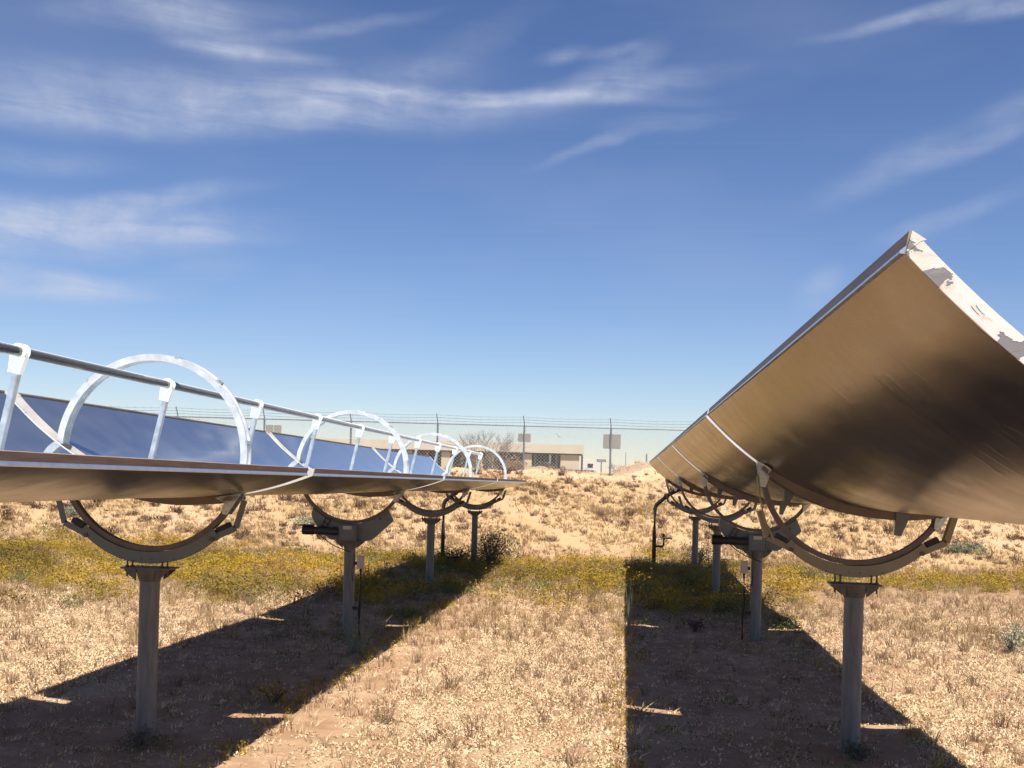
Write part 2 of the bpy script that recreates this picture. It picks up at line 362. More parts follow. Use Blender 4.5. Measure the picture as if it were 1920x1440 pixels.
# ------------------------------------------------------------------ ground
S = 5.8994; YR1 = 8.4046; YL1 = YR1 - .7506; XR, XL = 1.7889, -3.4917; ZC = 2.158
def sstep(a, b, x): t_ = np.clip((x - a) / (b - a), 0, 1); return t_ * t_ * (3 - 2 * t_)
def wob(x, y, f, ph): return np.sin(x * f + ph) * np.cos(y * f * .83 + ph * 1.7) + .5 * np.sin(x * f * 2.1 + y * f * 1.3 + ph * 3)
def ground_z(x, y):
    x = np.asarray(x, float); y = np.asarray(y, float)
    d = y * math.cos(YAW) - x * math.sin(YAW); l = x * math.cos(YAW) + y * math.sin(YAW)
    t_ = np.clip((d - 28 - .4 * wob(l, d, .3, 1)) / 11.8, 0, 1)
    base = 2.42 * (t_ * .75 + .25 * t_ * t_ * (3 - 2 * t_))
    z = base + .035 * wob(x, y, .55, 0) * sstep(9, 16, d) + sstep(28, 32, d) * (.06 * wob(x, y, 1.3, 2) + .03 * wob(x, y, 3.1, 5))
    for px, dd, h, wx in ((1190, 41.2, .29, .75), (1225, 41.0, .16, .6), (1165, 41.0, .10, .35), (1000, 40.6, .16, .8), (1062, 40.8, .08, 1.1), (1235, 40.6, .2, 1.2), (890, 40.4, .1, 1.)):
        lc = (px - 960) / FX * dd; z = z + h * np.exp(-((l - lc) / wx) ** 2 - ((d - dd) / 1.1) ** 2)
    z = z + sstep(45, 60, d) * .0 - sstep(70, 400, d) * 1.0
    return z
def gz(x, y): return float(ground_z(x, y))
def grid_axis(pts):
    out = []
    for (a, b, st) in pts: out += list(np.arange(a, b, st))
    return np.array(out + [pts[-1][1]])
gx = grid_axis([(-4000, -400, 600), (-400, -60, 30), (-60, -16, 1.0), (-16, 12, .14), (12, 60, 1.0), (60, 400, 30), (400, 4000, 600)])
gy = grid_axis([(-60, 4, 4), (4, 5.5, .5), (5.5, 46, .14), (46, 70, 1), (70, 400, 20), (400, 6000, 500)])
GX, GY = np.meshgrid(gx, gy); GZ = ground_z(GX, GY)
jit = (rng.random(GX.shape) - .5) * .016; nearm = (GX > -16) & (GX < 12) & (GY > 5.5) & (GY < 46)
GZ = GZ + np.where(nearm, jit + sstep(27, 30, GY) * (rng.random(GX.shape) - .5) * .05, 0)
nx, ny = len(gx), len(gy)
V = np.stack([GX, GY, GZ], -1).reshape(-1, 3)
idx = np.arange(nx * ny).reshape(ny, nx)
F = np.stack([idx[:-1, :-1], idx[:-1, 1:], idx[1:, 1:], idx[1:, :-1]], -1).reshape(-1, 4)
def fast_mesh(name, V, F, mats, attrs=None, smooth=False):
    me = bpy.data.meshes.new(name); k = F.shape[1]
    me.vertices.add(len(V)); me.vertices.foreach_set('co', np.asarray(V, np.float32).ravel())
    me.loops.add(F.size); me.loops.foreach_set('vertex_index', np.asarray(F, np.int32).ravel())
    me.polygons.add(len(F)); me.polygons.foreach_set('loop_start', np.arange(0, F.size, k, dtype=np.int32))
    if smooth: me.polygons.foreach_set('use_smooth', np.ones(len(F), bool))
    me.update(calc_edges=True)
    for mm in mats: me.materials.append(mm)
    for nm, (dom, arr) in (attrs or {}).items():
        a = me.attributes.new(nm, 'FLOAT', dom); a.data.foreach_set('value', np.asarray(arr, np.float32).ravel())
    return me
def band_mask(x, y):
    n = .5 + .30 * wob(x, y, .38, 4) + .22 * wob(x, y, 1.1, 7)
    lo = 17.6 + 3.4 * (n - .5) - 2.4 * sstep(-3, -8, x) + 4.4 * sstep(1, 5, x); hi = 27.5 + 2.5 * (n - .5)
    return sstep(lo - 1.4, lo + 1.8, y) * (1 - sstep(hi - 2.2, hi + 1.5, y))
d_ = GY * math.cos(YAW) - GX * math.sin(YAW)
l_ = GX * math.cos(YAW) + GY * math.sin(YAW)
mnd = np.exp(-((l_ - 4.6) / 1.1) ** 2 - ((d_ - 41.2) / 1.4) ** 2) + sstep(38.3, 39.6, d_) * .8
g = link('ground', fast_mesh('ground', V, F, [M['soil']], {'band': ('POINT', band_mask(GX, GY)), 'slope': ('POINT', sstep(26.5, 30, d_)), 'mound': ('POINT', np.clip(mnd, 0, 1))}, True))
tag(g, 'pale orange desert soil rising to a sandy berm at the back', None, None, 'structure')

# ------------------------------------------------------------------ vegetation templates (numpy)
def blades(n, h, spread, w, lean=.5, seg=2):
    """thin tapering strips rising from a small base; returns V, F(tri)"""
    V, F = [], []
    for _ in range(n):
        a = rng.random() * 6.283; br = rng.random() ** .7 * spread; bx, by = br * math.cos(a), br * math.sin(a)
        a2 = a + rng.normal() * .8; L = h * (.5 + .6 * rng.random()); ln = lean * rng.random() * L
        wd = w * (.6 + .8 * rng.random()); px, py = -math.sin(a2 + 1.2), math.cos(a2 + 1.2); o = len(V)
        for k in range(seg):
            t_ = k / seg; x = bx + math.cos(a2) * ln * t_ * t_ ; y = by + math.sin(a2) * ln * t_ * t_; z = L * t_
            ww = wd * (1 - .5 * t_); V += [(x - px * ww, y - py * ww, z), (x + px * ww, y + py * ww, z)]
        V.append((bx + math.cos(a2) * ln, by + math.sin(a2) * ln, L))
        for k in range(seg - 1): F += [(o + 2 * k, o + 2 * k + 1, o + 2 * k + 3), (o + 2 * k, o + 2 * k + 3, o + 2 * k + 2)]
        F.append((o + 2 * seg - 2, o + 2 * seg - 1, o + 2 * seg))
    return np.array(V), np.array(F)
def leaves(n, rx, rz, size, hollow=.35, clumps=0, flat=.3, elong=1.7):
    V = []; cl = [(rng.normal() * rx * .45, rng.normal() * rx * .45, rz * (.25 + .5 * rng.random())) for _ in range(clumps)]
    for _ in range(n):
        if clumps:
            c = cl[rng.integers(clumps)]; p = np.array(c) + rng.normal(size=3) * np.array([rx * .30, rx * .30, rz * .22])
        else:
            u = rng.normal(size=3); u /= np.linalg.norm(u); rr = (hollow + (1 - hollow) * rng.random()) ; p = u * rr * np.array([rx, rx, rz]); p[2] = abs(p[2])
        p[2] = max(.01, p[2])
        a = rng.normal(size=3); a[2] = a[2] * flat + .5; a /= np.linalg.norm(a); b = np.cross(a, rng.normal(size=3)); b /= np.linalg.norm(b)
        s_ = size * (.6 + .8 * rng.random())
        V += [p - b * s_ * .5, p + b * s_ * .5, p + a * s_ * elong]
    F = np.arange(3 * n).reshape(-1, 3); return np.array(V), F
def merge(parts):
    V, F, o = [], [], 0
    for v, f in parts: V.append(v); F.append(f + o); o += len(v)
    return np.concatenate(V), np.concatenate(F)
def scatter(name, templates, P, scale, mat, label, tintbase=None, tintvar=.35, cat=None, zrot=True, sink=.01):
    """joins many small plants into one object: P (n,3)"""
    n = len(P); ids = rng.integers(len(templates), size=n); Vs, Fs, Ts, o = [], [], [], 0
    ang = rng.random(n) * 6.283; tb = rng.random(n) if tintbase is None else tintbase
    for k, (tv, tf) in enumerate(templates):
        w = np.where(ids == k)[0]
        if not len(w): continue
        c, s_ = np.cos(ang[w]), np.sin(ang[w]); x = tv[None, :, 0] * c[:, None] - tv[None, :, 1] * s_[:, None]; y = tv[None, :, 0] * s_[:, None] + tv[None, :, 1] * c[:, None]
        v = np.stack([x, y, np.broadcast_to(tv[None, :, 2], x.shape)], -1) * scale[w][:, None, None] + P[w][:, None, :]
        v[:, :, 2] -= sink
        f = tf[None] + (np.arange(len(w)) * len(tv))[:, None, None] + o; o += v.shape[0] * v.shape[1]
        tt = np.clip(tb[w][:, None] * (1 - tintvar) + tintvar * rng.random((len(w), len(tf))), 0, 1)
        Vs.append(v.reshape(-1, 3)); Fs.append(f.reshape(-1, 3)); Ts.append(tt.ravel())
    ob = link(name, fast_mesh(name, np.concatenate(Vs), np.concatenate(Fs), [mat], {'tint': ('FACE', np.concatenate(Ts))}))
    tag(ob, label, cat, None, 'stuff'); return ob
def pts(n, x0, x1, y0, y1):
    x = x0 + (x1 - x0) * rng.random(n); y = y0 + (y1 - y0) * rng.random(n); return x, y
def infov(x, y, pad=1.0):       # keep to the wedge the photograph (and a step aside) can see
    d = y * math.cos(YAW) - x * math.sin(YAW); l = x * math.cos(YAW) + y * math.sin(YAW)
    return (np.abs(l) < d * .49 + pad) & (d > 5.5)
def P3(x, y): return np.stack([x, y, ground_z(x, y)], -1)

def dens(x, y, seed): return np.clip(.5 + .3 * wob(x, y, .8, seed) + .25 * wob(x, y, 2.3, seed + 3), 0, 1)
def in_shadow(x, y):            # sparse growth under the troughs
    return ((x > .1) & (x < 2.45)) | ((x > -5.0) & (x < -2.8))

# leaf litter lying on the soil
def flake():
    V = []; n = 10
    for _ in range(n):
        a = rng.random() * 6.283; r_ = rng.random() ** .5 * .06; c = np.array([r_ * math.cos(a), r_ * math.sin(a), .004 + .012 * rng.random()])
        b = rng.random() * 6.283; L = .006 + .007 * rng.random(); w_ = .006 + .006 * rng.random()
        d = np.array([math.cos(b), math.sin(b), rng.normal() * .7]); e = np.array([-math.sin(b), math.cos(b), rng.normal() * .7])
        V += [c - d * L - e * w_, c + d * L - e * w_ * .3, c + e * w_]
    return np.array(V), np.arange(3 * n).reshape(-1, 3)
fl = [flake() for _ in range(8)]
x, y = pts(150000, -12, 9, 6.0, 20)
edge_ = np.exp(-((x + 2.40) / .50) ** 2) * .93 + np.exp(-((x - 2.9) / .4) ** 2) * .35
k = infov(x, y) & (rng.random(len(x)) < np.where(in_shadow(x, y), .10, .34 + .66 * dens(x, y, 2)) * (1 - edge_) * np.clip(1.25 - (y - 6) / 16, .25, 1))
x, y = x[k], y[k]
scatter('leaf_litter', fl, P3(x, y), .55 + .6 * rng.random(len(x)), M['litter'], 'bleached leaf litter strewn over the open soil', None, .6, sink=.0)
# short dry weeds
tw = [blades(9, .13, .035, .0028, .9) for _ in range(6)] + [blades(14, .17, .05, .003, .8) for _ in range(4)]
x, y = pts(26000, -12, 10, 6.0, 21)
k = infov(x, y) & (rng.random(len(x)) < np.where(in_shadow(x, y), .12, .12 + .6 * dens(x, y, 5) ** 2))
x, y = x[k], y[k]
scatter('dry_weed_stubble', tw, P3(x, y), .5 + .7 * rng.random(len(x)) ** 2, M['weed'], 'short wiry brown weed stubble between the trough rows', None, .35)
# pale crumbling tufts among the litter
tp = [blades(12, .07, .05, .0045, 1.3) for _ in range(6)]
x, y = pts(22000, -12, 10, 6.0, 22)
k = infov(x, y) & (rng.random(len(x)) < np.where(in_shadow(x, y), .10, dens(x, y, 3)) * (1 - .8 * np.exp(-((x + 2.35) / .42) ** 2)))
x, y = x[k], y[k]
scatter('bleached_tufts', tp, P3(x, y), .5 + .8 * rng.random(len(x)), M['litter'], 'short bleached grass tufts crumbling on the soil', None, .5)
# straw grass, mostly toward the back, paler
ts = [blades(16, .20, .06, .004, .8) for _ in range(6)]
x, y = pts(15000, -16, 14, 12, 30)
k = infov(x, y) & (rng.random(len(x)) < np.where(in_shadow(x, y), .12, dens(x, y, 9) * sstep(11, 16, y)))
x, y = x[k], y[k]
scatter('dry_straw_grass', ts, P3(x, y), .5 + .8 * rng.random(len(x)) ** 2, M['straw'], 'pale dry straw grass thickening toward the berm', None, .4)
# slope grass
x, y = pts(60000, -26, 26, 26, 42)
d = y * math.cos(YAW) - x * math.sin(YAW)
k = infov(x, y, 2) & (rng.random(len(x)) < np.clip(dens(x, y, 11) * 1.1, .08, 1) * (1 - .85 * sstep(37, 39.4, d)))
x, y = x[k], y[k]
scatter('berm_grass', [blades(9, .15, .09, .009, 1.0) for _ in range(6)], P3(x, y), .5 + .8 * rng.random(len(x)) ** 2, M['straw'], 'low straw coloured grass on the sandy berm', .25 + .65 * rng.random(len(x)), .3)

# yellow-green ground cover band
tg = [leaves(210, .30, .26, .021, clumps=7) for _ in range(5)] + [merge([leaves(170, .24, .22, .019, clumps=5), blades(14, .30, .12, .004, .6)]) for _ in range(4)]
x, y = pts(9000, -22, 18, 14, 30)
bm_ = band_mask(x, y) * np.clip(.12 + 1.6 * dens(x, y, 21) ** 1.4, 0, 1)
k = infov(x, y) & (rng.random(len(x)) < bm_ * np.where(x > 2.8, .75, 1) * np.where(x < -5, 1, .9))
x, y = x[k], y[k]
yell = np.clip(.52 + .42 * wob(x, y, .6, 12) + .35 * (rng.random(len(x)) - .5), 0, 1)
isg = (rng.random(len(x)) < .07 + .22 * sstep(.0, .9, wob(x, y, .5, 31)))
isd = (rng.random(len(x)) < .20) & ~isg
sc_ = .45 + .9 * rng.random(len(x)) ** 1.5
scatter('yellow_ground_cover', tg, P3(x, y)[~isg & ~isd], sc_[~isg & ~isd], M['yg'], 'low yellow green ground cover in a band before the berm', yell[~isg & ~isd], .22)
scatter('green_ground_cover', tg, P3(x, y)[isg], sc_[isg] * .9, M['green'], 'fresher green patches in the ground cover band', None, .4)
scatter('brown_ground_cover', [merge([leaves(40, .2, .2, .02, clumps=4), blades(26, .28, .1, .004, .9)]) for _ in range(4)], P3(x, y)[isd], sc_[isd], M['weed'], 'dead brown stems among the ground cover', None, .5)
# sparse green under the troughs
x, y = pts(4200, -5.2, 2.6, 6.2, 28)
k = in_shadow(x, y) & (rng.random(len(x)) < (.12 + .5 * sstep(10, 18, y)) * dens(x, y, 17) * 1.5)
x, y = x[k], y[k]
scatter('shaded_green_weeds', [leaves(50, .13, .12, .014, clumps=4) for _ in range(4)], P3(x, y), .5 + .7 * rng.random(len(x)), M['green'], 'small green weeds in the shade under the troughs', None, .5)
# yellowish weeds fringing the shadow edge of the left row
x = np.concatenate([-2.78 + rng.normal(size=170) * .09, 2.5 + rng.normal(size=60) * .12, .05 + rng.normal(size=90) * .08]); y = 6.5 + 11 * rng.random(len(x))
scatter('fringe_weeds', [merge([leaves(24, .07, .12, .011, hollow=.6), blades(8, .13, .03, .003, .6)]) for _ in range(4)], P3(x, y), .5 + .6 * rng.random(len(x)), M['yg'], 'thin yellowish weeds fringing the trough shadows', None, .5)

# ------------------------------------------------------------------ countable shrubs
def plant_mesh(name, V, F, mat, tb=.5, tv=.5):
    n = len(F); return fast_mesh(name, V, F, [mat], {'tint': ('FACE', np.clip(tb + tv * (rng.random(n) - .5) * 2, 0, 1))})
shr = [plant_mesh('desert_shrub', *merge([leaves(90, .17, .17, .022, .1, flat=1), blades(40, .2, .1, .006, 1.0)]), M['shrub'], .25 + .1 * i, .35) for i in range(5)]
cnt = 0; placed = []
tries = 0
while cnt < 285 and tries < 9000:
    tries += 1
    x = -24 + 46 * rng.random(); y = 27.5 + 14.5 * rng.random()
    d = y * math.cos(YAW) - x * math.sin(YAW); l = x * math.cos(YAW) + y * math.sin(YAW)
    if abs(l) > d * .48 or d < 29.5 or d > 39.6: continue
    if rng.random() > .25 + .9 * max(0, float(dens(x, y, 41))): continue
    if l > -1 and l < 3 and d < 34 and rng.random() < .6: continue
    if l < -6 and d > 36: continue
    if any((x - a) ** 2 + (y - b) ** 2 < .07 for a, b in placed): continue
    placed.append((x, y)); o = link('desert_shrub', shr[cnt % 5], None, (x, y, gz(x, y) - .015))
    s_ = .7 + .9 * rng.random() ** 1.3; s_ *= 1.2 if l < -3 else 1.0
    o.scale = (s_ * (1 + .3 * rng.random()), s_, s_ * (.8 + .3 * rng.random())); o.rotation_euler = (0, 0, rng.random() * 6.28)
    zone = 'behind the left pylons' if l < -4.2 else 'below the low building' if l < 2.6 else 'below the big sign' if l < 6 else 'beyond the right cradles'
    hgt = 'high near the fence' if d > 36 else 'halfway up' if d > 32.5 else 'low near its foot'
    tag(o, f'{"wide" if s_ > 1.25 else "small"} dead brown shrub {hgt} on the berm slope, {zone}', 'shrub', 'dead shrubs on the berm slope'); cnt += 1
# smaller dead clumps between them
x, y = pts(2600, -26, 24, 27, 41); d = y * math.cos(YAW) - x * math.sin(YAW)
k = infov(x, y, 1) & (rng.random(len(x)) < dens(x, y, 44) * np.where(x < -2, 1., .75)) & (d > 28.5) & (d < 39.5)
x, y = x[k], y[k]
scatter('dead_brush', [merge([leaves(26, .09, .09, .018, .2, flat=1), blades(12, .13, .06, .006, 1.0)]) for _ in range(5)], P3(x, y), .9 + 1.0 * rng.random(len(x)), M['shrub'], 'small dead brush speckling the berm slope', None, .5)

# dry weeds one can pick out in the foreground
dw = [plant_mesh('dry_weed', *merge([blades(34, .27, .07, .0032, .8, 3), leaves(60, .1, .2, .010, .2)]), M['weed'], .4 + .1 * i, .35) for i in range(4)]
spots = [(-1.9, 8.6), (-1.2, 7.9), (-.6, 8.9), (-.3, 7.6), (-1.6, 10.2), (-.8, 10.9), (-2.2, 11.6), (-.2, 12.2), (-1.3, 13.4), (-2.0, 14.6), (-.5, 14.9), (3.0, 8.3), (3.3, 9.6), (2.9, 11.0), (3.7, 11.6),
         (4.2, 10.4), (3.1, 13.0), (4.3, 13.9), (3.6, 15.6), (4.9, 15.2), (5.4, 13.0), (2.8, 16.8), (5.0, 17.6), (-5.9, 11.4), (-6.1, 13.2), (-5.4, 9.9), (-6.9, 14.6), (-7.6, 16.0), (-5.6, 15.2), (2.9, 9.0), (-.1, 9.9), (-.45, 11.5), (3.15, 7.95), (3.4, 7.7), (3.35, 8.25)]
for i, (x, y) in enumerate(spots):
    o = link('dry_weed', dw[i % 4], None, (x, y, gz(x, y) - .01)); s_ = (.55 + .5 * rng.random()) * (1.35 if i > 31 else 1); o.scale = (s_, s_, s_ * .9); o.rotation_euler = (0, 0, rng.random() * 6.28)
    zone = 'in the sunlit strip between the rows' if -2.6 < x < 0 else 'right of the right row shadow' if x > 0 else 'left of the left row shadow'
    tag(o, f'{"tall" if s_ > .95 else "low"} dry brown weed tuft {"in the near foreground" if y < 9.5 else "at middle distance" if y < 13 else "toward the green band"} {zone}', 'weed', 'dry weed tufts on the open soil')

def bush(name, label, x, y, rx, rz, n, size, mat, stems=14, tb=.5, clumps=9, dz=0, cat='bush', group=None):
    root = empty(name, (x, y, gz(x, y) + dz)); tag(root, label, cat, group)
    link('foliage', plant_mesh('foliage', *leaves(n, rx, rz * 1.05, size, clumps=clumps), mat, tb, .45), root)
    mb = MB()
    for _ in range(stems):
        a = rng.random() * 6.28; q = rx * (.3 + .6 * rng.random()); h = rz * (.6 + .5 * rng.random())
        mb.path([(0, 0, -.03), (math.cos(a) * q * .4, math.sin(a) * q * .4, h * .5), (math.cos(a) * q, math.sin(a) * q, h)], [.012, .008, .003], 5)
    mb.build('stem', M['twig'], root); return root
bush('dark_bush', 'dark straggly bush at the far end of the left row, by the last pylon', -2.95, 24.2, .52, .80, 1900, .028, M['dk'], 46, .68, 16)
bush('dark_bush', 'low dark bush left of the last left row pylon', -3.9, 25.3, .55, .42, 1100, .028, M['dk'], 16, .3, 10)
bush('green_bush', 'small green bush at the foot of the right row drive pylon', 2.32, 15.5, .20, .20, 620, .016, M['green'], 12, .55)
bush('yellow_bush', 'bright yellow green mound right of the right row drive pylon', 3.05, 21.3, .48, .34, 1500, .022, M['yg'], 12, .75)
bush('sage_bush', 'pale sage green bush at the right edge of the ground', 5.0, 14.2, .22, .34, 700, .018, M['sage'], 12, .6)
bush('sage_bush', 'grey green bush on the lower berm right of the near cradle', 9.7, 31.2, .55, .30, 1100, .03, M['sage'], 10, .3)
bush('sage_bush', 'grey green bush at the berm foot near the left edge', -16.2, 30.0, .5, .35, 900, .03, M['sage'], 10, .4)
bush('sage_bush', 'pale green bush seen through the near left ring', -9.0, 30.4, .6, .25, 800, .03, M['sage'], 10, .6)
bush('dark_bush', 'dark bush behind the riser at the right row end', 1.95, 27.1, .42, .5, 900, .025, M['dk'], 20, .35)
bush('dark_bush', 'dead dark weed in the shade under the right trough', 1.05, 15.0, .16, .18, 260, .016, M['shrub'], 22, .1)
bush('green_bush', 'low green clump at the foot of the near left pylon', -3.42, 7.42, .13, .14, 420, .012, M['dk'], 16, .65)
bush('green_bush', 'low green clump at the foot of the near right pylon', 1.80, 8.18, .13, .12, 360, .012, M['dk'], 14, .6)
bush('yellow_bush', 'yellow weed clump in the gap of light under the left trough', -3.02, 9.2, .22, .14, 420, .013, M['yg'], 12, .5)
bush('green_bush', 'green clump at the edge of shade beyond the left drive pylon', -3.05, 15.3, .34, .14, 800, .018, M['green'], 12, .8)
bush('green_bush', 'bright green sprig clump just inside the right row shade', .35, 19.2, .36, .24, 900, .022, M['green'], 12, .85)
# tall grass tuft and thin tall stem
t_ = empty('grass_tuft', (-2.98, 12.0, 0)); tag(t_, 'tall pale green grass tuft beside the left drive pylon', 'grass tuft')
link('blade', plant_mesh('blade', *blades(46, .42, .09, .005, .8, 4), M['sage'], .55, .4), t_)
t_ = empty('grass_tuft', (.13, 14.6, 0)); tag(t_, 'slender tall green stem at the left edge of the right shade', 'grass tuft')
link('blade', plant_mesh('blade', *blades(9, .75, .05, .005, .25, 4), M['sage'], .3, .3), t_)
t_ = empty('grass_tuft', (-5.55, 11.9, 0)); tag(t_, 'bleached straw tuft left of the near left pylon', 'grass tuft')
link('blade', plant_mesh('blade', *blades(60, .34, .12, .004, .9, 4), M['straw'], .85, .15), t_)

# ------------------------------------------------------------------ trough collectors
FL, RZ0, HA, TH = .86, -.238, 1.18, .040       # focal length, vertex offset from ring centre, half aperture
def para(tt, off=0.):                # point on the parabola moved outward (down) by off
    z = tt * tt / (4 * FL) + RZ0; sx, sz = tt / (2 * FL), -1.0; L = math.hypot(sx, sz)
    return (tt + sx / L * off, z + sz / L * off)
TILT = R(12.5)
def arc(r, a0, a1, n, cx=0, cz=0): return [(cx + r * math.cos(a0 + (a1 - a0) * i / n), cz + r * math.sin(a0 + (a1 - a0) * i / n)) for i in range(n + 1)]

def reflector(y0, y1, parent, near_mat, first=False):
    root = None
    N, K = 44, 30
    ts_ = [-HA + 2 * HA * i / N for i in range(N + 1)]
    mb = MB(); vi, vo = [], []
    for j in range(K + 1):
        yy = y0 + (y1 - y0) * j / K
        for i, tt in enumerate(ts_):
            w_ = .0016 * math.sin(yy * 2.1 + tt * 3) + .0011 * math.sin(yy * 5.3 - tt * 4.1)
            a = para(tt, w_ * .4); b = para(tt, TH + w_)
            vi.append((a[0], yy, a[1])); vo.append((b[0], yy, b[1]))
    n1 = N + 1
    q = [(j * n1 + i, j * n1 + i + 1, (j + 1) * n1 + i + 1, (j + 1) * n1 + i) for j in range(K) for i in range(N)]
    back = MB().add(vo, q, 0, True)
    for i in (0, N):
        s_ = [vi[j * n1 + i] for j in range(K + 1)] + [vo[j * n1 + i] for j in range(K + 1)]
        back.add(s_, [(j, j + 1, K + 1 + j + 1, K + 1 + j) for j in range(K)], 0)
    pn_ = link('reflector_panel', None, parent)
    bpy.data.objects.remove(pn_)
    panel = back.build('reflector_panel', [M['back']], parent)
    mir = MB().add(vi, q, 0, True).build('mirror_sheet', [M['mirror']], panel)
    # end caps, facing along the row
    for yy, dy, mm in ((y0, -.006, near_mat), (y1, .006, M['white'])):
        inn = [para(tt, -.004) for tt in ts_]; out = [para(tt, TH + .004) for tt in ts_]
        mbx = MB().band(inn, out, min(yy, yy + dy), max(yy, yy + dy)); o_, i_ = para(HA, TH + .003), para(HA, -.003)
        for s_ in (-1, 1): mbx.prism([(s_ * o_[0], o_[1]), (s_ * (o_[0] + .003 - .08 * .054), o_[1] + .054), (s_ * (i_[0] - .012), i_[1] + .002), (s_ * i_[0], i_[1] - .004)], min(yy, yy + dy) - .001, max(yy, yy + dy) - .001)
        mbx.build('end_cap', [mm], panel)
    # rims: ledge plus upstanding lip
    for s_ in (-1, 1):
        o0 = para(HA, TH + .002)
        def q_(a, b): return (s_ * (o0[0] + b - .08 * a), o0[1] + a)      # a up the side plate, b outward
        MB().prism([q_(.019, .0), q_(.019, .004), q_(.054, .008), q_(.056, .002), q_(.048, -.001)], y0 + .004, y1 - .004).build('rim_lip', M['rim'], panel)
        MB().prism([q_(.0185, .0), q_(.0185, .004), q_(.004, .014), q_(-.002, .012), q_(-.001, .0)], y0 + .004, y1 - .004).build('rim_ledge', M['ledge'], panel)
    # ribs across the underside near both ends, from ring bracket to ring bracket
    for yy, ends in ((y0 + .055, .69), (y1 - .055, .69)):
        tt = [-ends + 2 * ends * i / 30 for i in range(31)]
        dep = [.028 + .036 * (1 - (abs(v) / ends) ** 3 * .65) for v in tt]
        MB().band([para(v, TH + .002) for v in tt], [para(v, TH + dd) for v, dd in zip(tt, dep)], yy - .02, yy + .02).build('cross_rib', M['rib'], panel)
    return panel

